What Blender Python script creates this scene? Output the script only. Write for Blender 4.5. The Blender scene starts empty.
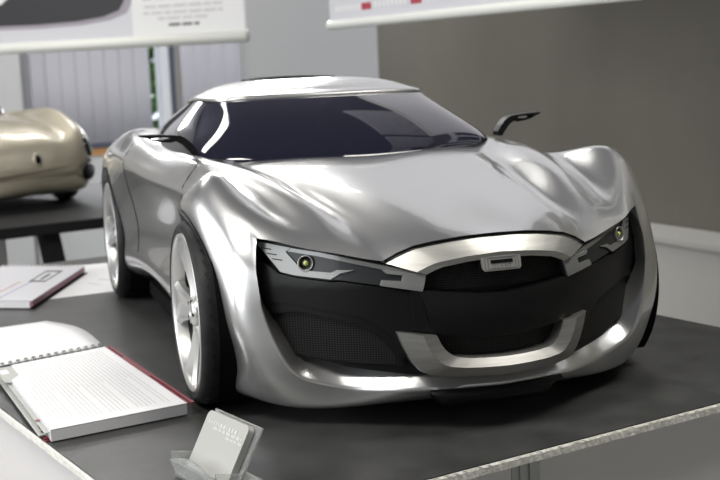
import bpy, bmesh, math, random
import numpy as np
from mathutils import Vector, Matrix
from mathutils.geometry import tessellate_polygon
random.seed(7)
C = bpy.context.scene.collection
S = bpy.context.scene

# ------------------------------------------------------------------ camera
def make_camera():
    f, yaw, pit, rol = 1218.4, 0.3084, 0.1421, -0.0441
    F = Vector((math.sin(yaw) * math.cos(pit), math.cos(yaw) * math.cos(pit), -math.sin(pit)))
    Rt = Vector((math.cos(yaw), -math.sin(yaw), 0)); U = Rt.cross(F)
    R2 = math.cos(rol) * Rt + math.sin(rol) * U; U2 = -math.sin(rol) * Rt + math.cos(rol) * U
    cd = bpy.data.cameras.new('camera'); cam = bpy.data.objects.new('camera', cd); C.objects.link(cam)
    M = Matrix((R2, U2, -F)).transposed().to_4x4(); M.translation = Vector((-0.4207, -1.1201, 0.3141))
    cam.matrix_world = M
    cd.sensor_width = 36; cd.lens = f / 720 * 36; cd.clip_start = 0.02; cd.clip_end = 100
    cd.dof.use_dof = True; cd.dof.focus_distance = 1.0; cd.dof.aperture_fstop = 13
    S.camera = cam
make_camera()

# ------------------------------------------------------------------ world, light, exposure
S.view_settings.view_transform = 'Standard'; S.view_settings.look = 'None'
S.view_settings.gamma = 1; S.view_settings.use_curve_mapping = False
S.view_settings.exposure = 0.38
W = bpy.data.worlds.new('sky'); S.world = W; W.use_nodes = True
W.node_tree.nodes['Background'].inputs[0].default_value = (0.85, 0.92, 1.0, 1)
W.node_tree.nodes['Background'].inputs[1].default_value = 1.3
def area(name, loc, direction, sx, sy, watts, col=(1, 1, 1)):
    l = bpy.data.lights.new(name, 'AREA'); l.shape = 'RECTANGLE'; l.size = sx; l.size_y = sy
    l.energy = watts; l.color = col
    o = bpy.data.objects.new(name, l); C.objects.link(o); o.location = loc
    o.rotation_euler = Vector(direction).to_track_quat('-Z', 'Y').to_euler()
    return o
DAY = (0.98, 0.985, 1.0)
LIGHTS = [
    ('daylight_left_near', (-3.10, -1.3, 0.75), (1, 0, -0.1), 1.5, 1.5, 16, DAY),
    ('daylight_left_far', (-3.10, 1.0, 0.75), (1, 0, -0.1), 1.5, 1.5, 34, DAY),
    ('daylight_back_high', (.64, 4.92, 1.35), (.28, -.96, -0.3), 2.85, .92, 100, DAY),
]
for a in LIGHTS: area(*a)

# ------------------------------------------------------------------ materials
def mat(name, col, rough=0.5, metal=0.0, coat=0.0, spec=0.5, alpha=None, trans=0.0, emit=None, ior=None):
    m = bpy.data.materials.new(name); m.use_nodes = True
    b = m.node_tree.nodes['Principled BSDF']
    b.inputs['Base Color'].default_value = (*col, 1); b.inputs['Roughness'].default_value = rough
    b.inputs['Metallic'].default_value = metal; b.inputs['Coat Weight'].default_value = coat
    b.inputs['Coat Roughness'].default_value = 0.03
    b.inputs['Specular IOR Level'].default_value = spec
    b.inputs['Transmission Weight'].default_value = trans
    if ior: b.inputs['IOR'].default_value = ior
    if emit:
        b.inputs['Emission Color'].default_value = (*emit[0], 1); b.inputs['Emission Strength'].default_value = emit[1]
    return m
def nodes(m): return m.node_tree.nodes, m.node_tree.links, m.node_tree.nodes['Principled BSDF']
def noisy(m, scale, c0, c1, detail=4, bump=0.0, bscale=None, coord='Object', stretch=None, lo=0.35, hi=0.65):
    n, l, b = nodes(m)
    tc = n.new('ShaderNodeTexCoord'); mp = n.new('ShaderNodeMapping'); l.new(tc.outputs[coord], mp.inputs[0])
    if stretch: mp.inputs['Scale'].default_value = stretch
    t = n.new('ShaderNodeTexNoise'); t.inputs['Scale'].default_value = scale; t.inputs['Detail'].default_value = detail
    l.new(mp.outputs[0], t.inputs['Vector'])
    r = n.new('ShaderNodeValToRGB'); l.new(t.outputs['Fac'], r.inputs[0])
    r.color_ramp.elements[0].position = lo; r.color_ramp.elements[1].position = hi
    r.color_ramp.elements[0].color = (*c0, 1); r.color_ramp.elements[1].color = (*c1, 1)
    l.new(r.outputs[0], b.inputs['Base Color'])
    if bump:
        t2 = n.new('ShaderNodeTexNoise'); t2.inputs['Scale'].default_value = bscale or scale * 4; l.new(mp.outputs[0], t2.inputs['Vector'])
        bp = n.new('ShaderNodeBump'); bp.inputs['Strength'].default_value = bump; bp.inputs['Distance'].default_value = 0.002
        l.new(t2.outputs['Fac'], bp.inputs['Height']); l.new(bp.outputs[0], b.inputs['Normal'])
    return m
M = {}
M['silver'] = mat('silver_paint', (.66, .662, .66), .28, 0.88, 1.0)
M['brushed'] = noisy(mat('satin_metal', (.5, .5, .48), .42, 0.9, 0.0), 400, (.34, .335, .32), (.40, .395, .38), stretch=(.06, .06, 1))
M['darkedge'] = mat('dark_grey_edge', (.06, .062, .066), .35, 0.3)
M['gap'] = mat('black_gap', (.004, .004, .0045), .7, spec=.08)
M['satin_black'] = mat('satin_black', (.006, .006, .0065), .36, spec=.22)
M['gloss_black'] = mat('gloss_black', (.006, .006, .009), .06, 0, .5)
M['glass_black'] = mat('tinted_glass', (.012, .012, .024), .045, 0, 1.0)
M['smoke'] = mat('smoked_lens', (.022, .024, .026), .3, 0, .15, spec=.25)
M['lamp_frame'] = mat('frosted_grey_lamp_trim', (.22, .225, .22), .3, .3, .3)
M['chrome'] = mat('chrome', (.7, .7, .7), .12, 1)
M['led'] = mat('yellow_green_led', (.55, .62, .18), .2, 0, .5)
M['rubber'] = noisy(mat('tyre_rubber', (.02, .02, .02), .55, spec=.3), 60, (.010, .010, .011), (.017, .017, .018))
M['wheel'] = mat('wheel_silver', (.50, .50, .49), .36, .7, .2)
M['barrel'] = mat('dark_wheel_barrel', (.07, .07, .065), .5, .4)
M['wheel_dark'] = mat('dark_grey_metal', (.2, .2, .19), .4, .7)  # dark grey metal of the badge lines and letters
M['champagne'] = mat('champagne_paint', (.50, .455, .36), .42, .45, .7)
def mesh_mat():
    m = mat('honeycomb_mesh', (.012, .012, .013), .5, spec=.15)
    n, l, b = nodes(m)
    tc = n.new('ShaderNodeTexCoord'); mp = n.new('ShaderNodeMapping'); l.new(tc.outputs['Object'], mp.inputs[0])
    mp.inputs['Rotation'].default_value = (0, math.radians(45), 0); mp.inputs['Scale'].default_value = (700, 0.001, 700)
    ck = n.new('ShaderNodeTexChecker'); ck.inputs['Scale'].default_value = 1.0
    ck.inputs[1].default_value = (.022, .022, .022, 1); ck.inputs[2].default_value = (.003, .003, .003, 1)
    l.new(mp.outputs[0], ck.inputs[0]); l.new(ck.outputs[0], b.inputs['Base Color'])
    return m
M['mesh'] = mesh_mat()
M['tabletop'] = noisy(mat('charcoal_tabletop', (.05, .05, .05), .38, 0, 0, .4), 22, (.034, .035, .035), (.052, .053, .053), bump=.12, bscale=500)
M['board'] = noisy(mat('white_board_edge', (.7, .68, .62), .7), 120, (.72, .71, .65), (.84, .83, .78), bump=.5, bscale=300)
M['plinth'] = mat('plinth_grey_panel', (.70, .68, .67), .5)
M['alu'] = mat('anodised_aluminium', (.45, .46, .45), .35, .8)
M['paper'] = mat('white_paper', (.86, .86, .88), .6)
M['page_edge'] = noisy(mat('page_block_edges', (.7, .7, .72), .7), 10, (.5, .5, .52), (.85, .85, .87), stretch=(.01, .01, 260))
M['maroon'] = mat('maroon_cover', (.22, .03, .045), .4)
M['divider'] = mat('grey_divider', (.46, .47, .45), .6)
M['wire'] = mat('dark_binding_wire', (.12, .13, .14), .35, .6)
M['ink'] = mat('grey_print', (.62, .61, .62), .7)
M['darkink'] = mat('dark_print', (.12, .11, .12), .7)
M['acrylic'] = mat('clear_acrylic', (.93, .95, .94), .10, 0, 0, .5, trans=.82, ior=1.30)
M['card'] = mat('pale_grey_card', (.42, .42, .40), .5)
M['cardprint'] = mat('white_card_print', (.54, .54, .52), .4)
M['poster'] = mat('poster_pale_grey', (.64, .64, .68), .5)
M['posterwhite'] = mat('poster_white', (.80, .80, .80), .5)
M['rail'] = mat('white_poster_rail', (.82, .83, .78), .35)
M['red'] = mat('red_print', (.45, .03, .06), .5)
M['wallbeige'] = noisy(mat('beige_grey_wall', (.2, .19, .16), .9), 3, (.105, .098, .080), (.122, .115, .094), bump=.2, bscale=60)
M['wallgrey'] = mat('grey_wall', (.42, .41, .395), .9)
M['wallwhite'] = mat('off_white_wall', (.52, .52, .51), .9)
M['panelgrey'] = mat('light_grey_panel', (.40, .395, .375), .7)
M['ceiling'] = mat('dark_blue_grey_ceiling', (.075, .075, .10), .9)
M['lilac'] = noisy(mat('lilac_reflection_panel', (.5, .48, .54), .8), 14, (.55, .54, .60), (.85, .84, .88), stretch=(1, 5, 1))
M['floor'] = noisy(mat('grey_carpet', (.2, .2, .2), .95), 40, (.17, .17, .17), (.22, .22, .22))
M['blind'] = mat('grey_lilac_blind', (.46, .45, .48), .8)
M['darkpane'] = mat('dark_reflection_pane', (.05, .06, .07), .15)
M['framewhite'] = mat('white_window_frame', (.75, .76, .78), .4)
M['frameblue'] = mat('dark_blue_grey_seal', (.10, .11, .15), .5)
M['wood'] = noisy(mat('orange_wood', (.42, .2, .06), .5), 12, (.36, .17, .05), (.48, .24, .08), stretch=(1, 1, 8))
M['leaf'] = noisy(mat('leaf_green', (.08, .2, .05), .6), 30, (.03, .12, .02), (.22, .38, .12))
M['blackboard'] = mat('black_table_laminate', (.010, .010, .011), .6, spec=.15)
M['outpave'] = mat('pale_paving', (.5, .5, .48), .9)
M['windowglass'] = mat('clear_window_glass', (1, 1, 1), .0, 0, 0, .5, trans=1.0, ior=1.02)

# ------------------------------------------------------------------ helpers
def link(name, me, m=None, parent=None, smooth=False):
    o = bpy.data.objects.new(name, me); C.objects.link(o)
    if m: me.materials.append(m)
    if parent: o.parent = parent
    if smooth:
        for p in me.polygons: p.use_smooth = True
    return o
def obj(name, bm, m, parent=None, smooth=False, sharp=None):
    if sharp is not None:
        for e in bm.edges:
            if len(e.link_faces) == 2 and e.calc_face_angle(0) > math.radians(sharp): e.smooth = False
        smooth = True
    me = bpy.data.meshes.new(name); bm.to_mesh(me); bm.free()
    return link(name, me, m, parent, smooth)
def tag(o, label, cat, group=None):
    o['label'] = label; o['category'] = cat
    if group: o['group'] = group
    return o
def thing(name, label, cat, loc=(0, 0, 0), rotz=0, group=None):
    o = bpy.data.objects.new(name, None); C.objects.link(o); o.location = loc; o.rotation_euler = (0, 0, rotz)
    o.empty_display_size = .05
    return tag(o, label, cat, group)
def struct(o): o['kind'] = 'structure'; return o
def box(bm, x0, x1, y0, y1, z0, z1, bev=0, mtx=None):
    r = bmesh.ops.create_cube(bm, size=1)['verts']
    for v in r:
        v.co = Vector(((x0 + x1) / 2 + v.co.x * (x1 - x0), (y0 + y1) / 2 + v.co.y * (y1 - y0), (z0 + z1) / 2 + v.co.z * (z1 - z0)))
        if mtx: v.co = mtx @ v.co
    if bev:
        es = list({e for v in r for e in v.link_edges})
        bmesh.ops.bevel(bm, geom=es, offset=bev, segments=2, affect='EDGES')
def boxobj(name, x0, x1, y0, y1, z0, z1, m, parent=None, bev=0, mtx=None):
    bm = bmesh.new(); box(bm, x0, x1, y0, y1, z0, z1, bev, mtx); return obj(name, bm, m, parent)
def prism(bm, pts, d, bev=0):
    """extrude polygon (list of 3D points) by vector d"""
    d = Vector(d); a = [bm.verts.new(Vector(p)) for p in pts]; b = [bm.verts.new(Vector(p) + d) for p in pts]; n = len(pts)
    tris = tessellate_polygon([[Vector(p) for p in pts]])
    for t in tris:
        bm.faces.new([a[i] for i in t]); bm.faces.new([b[i] for i in reversed(t)])
    for i in range(n): bm.faces.new([a[i], a[(i + 1) % n], b[(i + 1) % n], b[i]])
    bmesh.ops.recalc_face_normals(bm, faces=bm.faces)
def grid(bm, G, closeu=False, closev=False):
    V = [[bm.verts.new(Vector(p)) for p in r] for r in G]
    nu, nv = len(V), len(V[0])
    for i in range(nu - (0 if closeu else 1)):
        for j in range(nv - (0 if closev else 1)):
            q = [V[i][j], V[i][(j + 1) % nv], V[(i + 1) % nu][(j + 1) % nv], V[(i + 1) % nu][j]]
            try: bm.faces.new(q)
            except ValueError: pass
    return V
def lathe(bm, prof, n=48, axis='x', center=(0, 0, 0)):
    """prof: list of (a, r) ; a along axis"""
    G = []
    for a, r in prof:
        row = []
        for k in range(n):
            t = 2 * math.pi * k / n
            if axis == 'x': p = (a, r * math.cos(t), r * math.sin(t))
            elif axis == 'y': p = (r * math.cos(t), a, r * math.sin(t))
            else: p = (r * math.cos(t), r * math.sin(t), a)
            row.append(Vector(p) + Vector(center))
        G.append(row)
    return grid(bm, G, closev=True)
def tube(bm, pts, r, n=8, cap=True):
    pts = [Vector(p) for p in pts]; G = []
    rr = r if isinstance(r, (list, tuple)) else [r] * len(pts)
    up = None
    for i, p in enumerate(pts):
        t = (pts[min(i + 1, len(pts) - 1)] - pts[max(i - 1, 0)]).normalized()
        if up is None:
            up = Vector((0, 0, 1)) if abs(t.z) < .9 else Vector((1, 0, 0))
        a = t.cross(up).normalized(); b = a.cross(t).normalized(); up = b
        G.append([p + rr[i] * (a * math.cos(2 * math.pi * k / n) + b * math.sin(2 * math.pi * k / n)) for k in range(n)])
    V = grid(bm, G, closev=True)
    if cap:
        bm.faces.new(list(reversed(V[0]))); bm.faces.new(V[-1])
def nspline(t, Y, tq):
    """natural C2 cubic spline; Y (n, d)"""
    t = np.asarray(t, float); Y = np.asarray(Y, float); n = len(t); h = np.diff(t)
    A = np.zeros((n, n)); B = np.zeros_like(Y); A[0, 0] = A[-1, -1] = 1
    for i in range(1, n - 1):
        A[i, i - 1] = h[i - 1]; A[i, i] = 2 * (h[i - 1] + h[i]); A[i, i + 1] = h[i]
        B[i] = 6 * ((Y[i + 1] - Y[i]) / h[i] - (Y[i] - Y[i - 1]) / h[i - 1])
    Mm = np.linalg.solve(A, B)
    k = np.clip(np.searchsorted(t, tq, side='right') - 1, 0, n - 2)
    tq = np.asarray(tq, float); H = h[k][:, None]; a = (t[k + 1] - tq)[:, None]; b = (tq - t[k])[:, None]
    return (Mm[k] * a ** 3 + Mm[k + 1] * b ** 3) / (6 * H) + (Y[k] / H - Mm[k] * H / 6) * a + (Y[k + 1] / H - Mm[k + 1] * H / 6) * b
def lin(t, Y, tq):
    Y = np.asarray(Y, float)
    return np.stack([np.interp(tq, t, Y[:, i]) for i in range(Y.shape[1])], 1)
def surf(P, su, sv, linear_rows={}, mirror=True):
    """P rows x cols x 3 (half body, x>=0, col 0 on the centreline) -> dense grid of the full width"""
    P = np.asarray(P, float)
    if mirror:
        L = P[:, ::-1].copy(); L[:, :, 0] *= -1; P = np.concatenate([L[:, :-1], P], 1)
    dv = np.sqrt(np.linalg.norm(np.diff(P, axis=1), axis=2).mean(0)); tv = np.concatenate([[0], np.cumsum(dv)])
    du = np.sqrt(np.linalg.norm(np.diff(P, axis=0), axis=2).mean(1)); tu = np.concatenate([[0], np.cumsum(du)])
    def dense(t, s): return np.concatenate([np.linspace(t[i], t[i + 1], s + 1)[:-1] for i in range(len(t) - 1)] + [[t[-1]]])
    tvq, tuq = dense(tv, sv), dense(tu, su)
    rows = []
    for i in range(len(P)):
        a = nspline(tv, P[i], tvq); w = linear_rows.get(i, 0)
        if not np.isscalar(w):
            w = np.interp(tvq, tv, np.concatenate([w[::-1][:-1], w]))[:, None]
            a = a * (1 - w) + lin(tv, P[i], tvq) * w
        elif w: a = a * (1 - w) + lin(tv, P[i], tvq) * w
        rows.append(a)
    R = np.array(rows); nu = R.shape[0]
    return nspline(tu, R.reshape(nu, -1), tuq).reshape(len(tuq), len(tvq), 3)
def smoothpoly(pts, n, closed=False):
    pts = np.asarray(pts, float); d = np.linalg.norm(np.diff(pts, axis=0), axis=1); t = np.concatenate([[0], np.cumsum(np.sqrt(d))])
    return nspline(t, pts, np.linspace(0, t[-1], n))
def resample(pts, n):
    pts = np.asarray(pts, float); d = np.linalg.norm(np.diff(pts, axis=0), axis=1); t = np.concatenate([[0], np.cumsum(d)])
    return lin(t, pts, np.linspace(0, t[-1], n))
def mirror_half(pts):
    """pts from one side (x>0) to the centre; returns full list to the other side"""
    return list(pts) + [(-p[0], *p[1:]) for p in reversed(pts) if abs(p[0]) > 1e-6]

def text(name, body, size, loc, rot, m, parent, depth=.0004, align='LEFT'):
    cu = bpy.data.curves.new(name, 'FONT'); cu.body = body; cu.size = size; cu.extrude = depth; cu.align_x = align
    t = bpy.data.objects.new(name, cu); C.objects.link(t); dg = bpy.context.evaluated_depsgraph_get()
    me = bpy.data.meshes.new_from_object(t.evaluated_get(dg)); bpy.data.objects.remove(t); bpy.data.curves.remove(cu)
    me.materials.clear(); me.transform(Matrix.Translation(loc) @ rot)
    return link(name, me, m, parent)
# ------------------------------------------------------------------ room
PI = math.pi
EW = Vector((.96, .28, 0)); NW = Vector((-.28, .96, 0)); OW = Vector((.2, 4.75, 0))      # back wall frame: along, outward
MW = Matrix(((EW.x, NW.x, 0, OW.x), (EW.y, NW.y, 0, OW.y), (0, 0, 1, 0), (0, 0, 0, 1)))
FZ, CZ = -.75, 1.95
struct(boxobj('floor', -3.3, 3.3, -4.1, 6.2, FZ - .1, FZ, M['floor']))
struct(boxobj('ceiling', -3.3, 3.3, -4.1, 6.2, CZ, CZ + .1, M['ceiling']))
def wall_with_openings(name, mtx, s0, s1, z0, z1, holes, m, th=.12):
    """wall in local frame (s along x, depth along +y, z up) with rectangular openings"""
    bm = bmesh.new(); holes = sorted(holes); s = s0
    for (a, b, c, d) in holes:
        box(bm, s, a, 0, th, z0, z1, mtx=mtx); box(bm, a, b, 0, th, z0, c, mtx=mtx); box(bm, a, b, 0, th, d, z1, mtx=mtx); s = b
    box(bm, s, s1, 0, th, z0, z1, mtx=mtx)
    return struct(obj(name, bm, m))
wall_with_openings('wall_back', MW, -3.9, 2.9, FZ, .78, [(-.36, .40, 0.0, .72)], M['wallgrey'])
wall_with_openings('wall_back_upper', MW, -3.9, 2.9, .78, CZ, [(-1.0, 1.95, .85, 1.85)], M['wallgrey'])
ML = Matrix(((0, -1, 0, -3.15), (1, 0, 0, 0), (0, 0, 1, 0), (0, 0, 0, 1)))
wall_with_openings('wall_left', ML, -4.1, 3.7, FZ, CZ, [(-2.05, -.55, 0.0, 1.5), (.25, 1.75, 0.0, 1.5)], M['wallwhite'])
MFt = Matrix(((-1, 0, 0, 0), (0, -1, 0, -3.98), (0, 0, 1, 0), (0, 0, 0, 1)))
wall_with_openings('wall_front', MFt, -3.3, 3.3, FZ, CZ, [], M['wallwhite'])
# right-hand beige wall runs from its far end towards the viewer
RD = Vector((.147, -.989, 0)); RN = Vector((.989, .147, 0)); RO = Vector((.961, 2.92, 0))
MR = Matrix(((RD.x, RN.x, 0, RO.x), (RD.y, RN.y, 0, RO.y), (0, 0, 1, 0), (0, 0, 0, 1)))
wall_with_openings('wall_right', MR, 0, 7.2, FZ, CZ, [], M['wallbeige'])
for k in range(2):  # unseen windows added on the solid wall for grid reflections on the bonnet
    w = thing('window_%d' % (6 + k), 'x', 'window'); del w['label']; del w['category']; struct(w); a = .3 + k * 2.3; b = a + 2.1
    bm = bmesh.new(); box(bm, a, b, -.03, -.001, .86, .92, mtx=MR); box(bm, a, b, -.03, -.001, 1.62, 1.68, mtx=MR)
    for i in range(6): x = a + i * (b - a - .06) / 5; box(bm, x, x + .06, -.032, -.001, .92, 1.62, mtx=MR)
    obj('window_frame', bm, M['framewhite'], w)
    for i in range(5): x = a + .06 + i * (b - a - .06) / 5; boxobj('pane', x, x + (b - a - .06) / 5 - .06, -.012, -.004, .92, 1.62, M['darkpane'], w, mtx=MR)
# low boxed-in ledge along its foot
bm = bmesh.new(); box(bm, .9, 7.2, -.10, -.001, FZ, -.125, mtx=MR); struct(obj('trim_1', bm, M['panelgrey']))
bm = bmesh.new(); box(bm, .9, 7.2, -.115, -.001, -.125, -.10, .006, mtx=MR); struct(obj('trim_2', bm, M['panelgrey']))
# pale column left of the window
struct(boxobj('trim_3', -.75, -.43, -.16, -.001, FZ, CZ, M['wallwhite'], mtx=MW))
# window in the back wall
def window(n, mtx, a, b, c, d, extra=True):
    w = thing('window_%d' % n, 'x', 'window'); del w['label']; del w['category']; struct(w)
    t = .045; bm = bmesh.new()
    box(bm, a, b, .03, .09, c, c + t, mtx=mtx); box(bm, a, b, .03, .09, d - t, d, mtx=mtx)
    box(bm, a, a + t, .03, .09, c + t, d - t, mtx=mtx); box(bm, b - t, b, .03, .09, c + t, d - t, mtx=mtx)
    if not extra:
        mid = (a + b) / 2; box(bm, mid - .03, mid + .03, .03, .09, c + t, d - t, mtx=mtx); box(bm, a + t, b - t, .035, .085, (c + d) / 2 + .15, (c + d) / 2 + .19, mtx=mtx)
    obj('window_frame', bm, M['framewhite'], w)
    return w
w1 = window(1, MW, -.36, .40, 0.0, .72)
boxobj('mullion', .330, .372, .02, .09, .02, .70, M['framewhite'], w1, mtx=MW)
boxobj('seal', .374, .399, .015, .03, .0, .72, M['frameblue'], w1, mtx=MW)
boxobj('pane', -.32, .330, .055, .06, .04, .68, M['windowglass'], w1, mtx=MW)
boxobj('sill', -.36, .40, -.03, .03, -.012, .004, M['frameblue'], w1, mtx=MW)
w5 = window(5, MW, -1.0, 1.95, .85, 1.85, False)
w2 = window(2, ML, -2.05, -.55, 0, 1.5, False); w3 = window(3, ML, .25, 1.75, 0, 1.5, False)
struct(boxobj('trim_4', -.365, 3.0, -.03, -.001, -.05, -.018, M['wood'], mtx=MW))
struct(boxobj('trim_5', -.365, 3.0, -.02, -.001, FZ, -.05, M['wallwhite'], mtx=MW))
# unseen pale panels added on the right-hand ceiling for streaky windscreen reflections
for k, x in enumerate((.75, 1.35, 1.95, 2.55)):
    for q_, y in enumerate((-.6, .3, 1.2, 2.1, 3.0)):
        if (k * 3 + q_ * 2) % 5 == 1: continue
        w_ = .54 if (k + q_) % 3 else .30
        struct(boxobj('trim_%d' % (10 + k * 5 + q_), x, x + w_, y, y + .82, CZ - .03, CZ - .001, M['lilac'], mtx=Matrix.Shear('XY', 4, (.25, 0)) if False else None))
# unseen ceiling lamps, added to brighten the bonnet and fenders
for k, (x, y) in enumerate([(-.9, 2.4), (.5, 3.4), (-1.5, -.6), (.9, -.6)]):
    lm = thing('added_lamp', ['far left', 'far right', 'near left', 'near right'][k] + ' lamp panel added on the unseen ceiling to light the scene', 'lamp', (x, y, CZ - .001), group='added lamp panels')
    boxobj('housing', -.62, .62, -.32, .32, -.05, -.012, M['framewhite'], lm)
    l = area('added_lamp_light', (x, y, CZ - .06), (0, 0, -1), 1.15, .55, (16, 16, 34, 24)[k], (1, .97, .9))

# ------------------------------------------------------------------ blinds and bush
bl = thing('vertical_blind', 'grey lilac vertical blind covering most of the back window', 'blind', (0, 0, 0))
for k in range(8):
    s0 = -.355 + k * .072
    bm = bmesh.new(); G = []
    for i in range(7):
        u = i / 6; G.append([MW @ Vector((s0 + u * .084, -.055 - .001 * math.sin(u * PI) + .003 * u, z)) for z in (.012, .3, .5, .70)])
    grid(bm, G); o = obj('slat', bm, M['blind'], bl, smooth=True)
    md = o.modifiers.new('s', 'SOLIDIFY'); md.thickness = .0015
boxobj('head_rail', -.36, .25, -.085, -.02, .70, .74, M['framewhite'], bl, mtx=MW)
cur = thing('roller_curtain', 'pale lilac fabric panel hanging to the right of the window opening', 'curtain')
bm = bmesh.new(); G = []
for i in range(41):
    u = i / 40; G.append([MW @ Vector((.405 + u * .33, -.035 - .006 * math.sin(u * 26), z)) for z in (-.015, .35, .74)])
grid(bm, G); o = obj('fabric', bm, M['blind'], cur, smooth=True); md = o.modifiers.new('s', 'SOLIDIFY'); md.thickness = .003
boxobj('curtain_rail', .41, .74, -.06, -.005, .74, .77, M['framewhite'], cur, mtx=MW)
struct(boxobj('ground_outside', -4, 6, 6.5, 14, -.9, -.8, M['outpave']))
bm = bmesh.new()
for k in range(2600):
    a, b_, r = random.uniform(0, 2 * PI), random.uniform(-1, 1), random.uniform(.55, 1) ** .5
    c = Vector((1.05 + .9 * r * math.cos(a) * math.sqrt(1 - b_ * b_), 7.6 + .5 * r * math.sin(a) * math.sqrt(1 - b_ * b_), .55 + 1.1 * r * b_))
    d = Vector((random.gauss(0, 1), random.gauss(0, 1), random.gauss(0, 1))).normalized(); e = d.orthogonal().normalized()
    s = random.uniform(.06, .12)
    bm.faces.new([bm.verts.new(c + d * s), bm.verts.new(c + e * s * .5 + d.cross(e) * .01), bm.verts.new(c - d * s), bm.verts.new(c - e * s * .5)])
bush = thing('bush', 'green bush growing outside, seen in the gap beside the blind', 'bush', (0, 0, 0))
obj('leaves', bm, M['leaf'], bush)
bm = bmesh.new()
for k in range(5): tube(bm, [(1.05, 7.6, -.8), (1.05 + .1 * (k - 2), 7.6 + .03 * (k % 2), -.1), (1.05 + .28 * (k - 2), 7.6, .9)], [.03, .02, .008], 6)
obj('stem', bm, M['wood'], bush)

# ------------------------------------------------------------------ table with the silver car
TU = Vector((.970, .243, 0)); TV = Vector((-.243, .970, 0))
MT = Matrix(((TU.x, TV.x, 0, 0), (TU.y, TV.y, 0, 0), (0, 0, 1, 0), (0, 0, 0, 1)))
tb = thing('display_table', 'low display table with a charcoal top and chipped white board edge under the silver car', 'table', (0, 0, FZ))
up = Vector((0, 0, -FZ))
T0, T1, V0, V1 = -.377, .383, -.246, 1.07
def tparts():
    def child(o): o.location = up; return o
    child(boxobj('table_top', T0, T1, V0, V1, -.0012, 0, M['tabletop'], tb, mtx=MT))
    bm = bmesh.new()
    n = 260; ring = []
    def side(a, b):
        for i in range(n):
            u = i / n; p = Vector(a) * (1 - u) + Vector(b) * u; ring.append(p)
    side((T0, V0, 0), (T1, V0, 0)); side((T1, V0, 0), (T1, V1, 0)); side((T1, V1, 0), (T0, V1, 0)); side((T0, V1, 0), (T0, V0, 0))
    cx = Vector(((T0 + T1) / 2, (V0 + V1) / 2, 0)); G = []
    for z, o_ in ((-.0013, -.004), (-.0013, .0006), (-.003, .0012), (-.009, .0008), (-.0095, -.004)):
        row = []
        for i, p in enumerate(ring):
            d = Vector((-1 if p.x <= T0 + 1e-6 else (1 if p.x >= T1 - 1e-6 else 0), -1 if p.y <= V0 + 1e-6 else (1 if p.y >= V1 - 1e-6 else 0), 0))
            j = random.uniform(-1, 1) * .0004 if o_ > 0 else 0
            row.append(MT @ (p + d * (o_ + j) + Vector((0, 0, z))))
        G.append(row)
    V = grid(bm, G, closev=True); bm.faces.new(V[0]); bm.faces.new(list(reversed(V[-1])))
    bmesh.ops.recalc_face_normals(bm, faces=bm.faces)
    child(obj('board', bm, M['board'], tb))
    i = .018
    pan = lambda *a: child(boxobj('side_panel', *a, FZ + .002, -.0105, M['plinth'], tb, mtx=MT))
    a0, a1, b0, b1 = T0 + i, T1 - i, V0 + i, V1 - i
    pan(a0 + .03, -.077, b0, b0 + .008); pan(-.046, a1 - .03, b0 + .006, b0 + .014)
    pan(a0, a0 + .008, b0 + .03, .110); pan(a0 + .002, a0 + .01, .114, b1 - .03)
    pan(a1 - .008, a1, b0 + .03, b1 - .03); pan(a0 + .03, a1 - .03, b1 - .008, b1)
    for (x, y) in ((a0, b0), (a1 - .03, b0), (a0, b1 - .03), (a1 - .03, b1 - .03), (-.0765, b0)):
        bm = bmesh.new(); box(bm, x, x + .03, y, y + .03, FZ + .001, -.0105, mtx=MT)
        for q in (.008, .018): box(bm, x + q, x + q + .004, y - .0015, y, FZ + .001, -.0105, mtx=MT)
        child(obj('post', bm, M['alu'], tb))
tparts()

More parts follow.
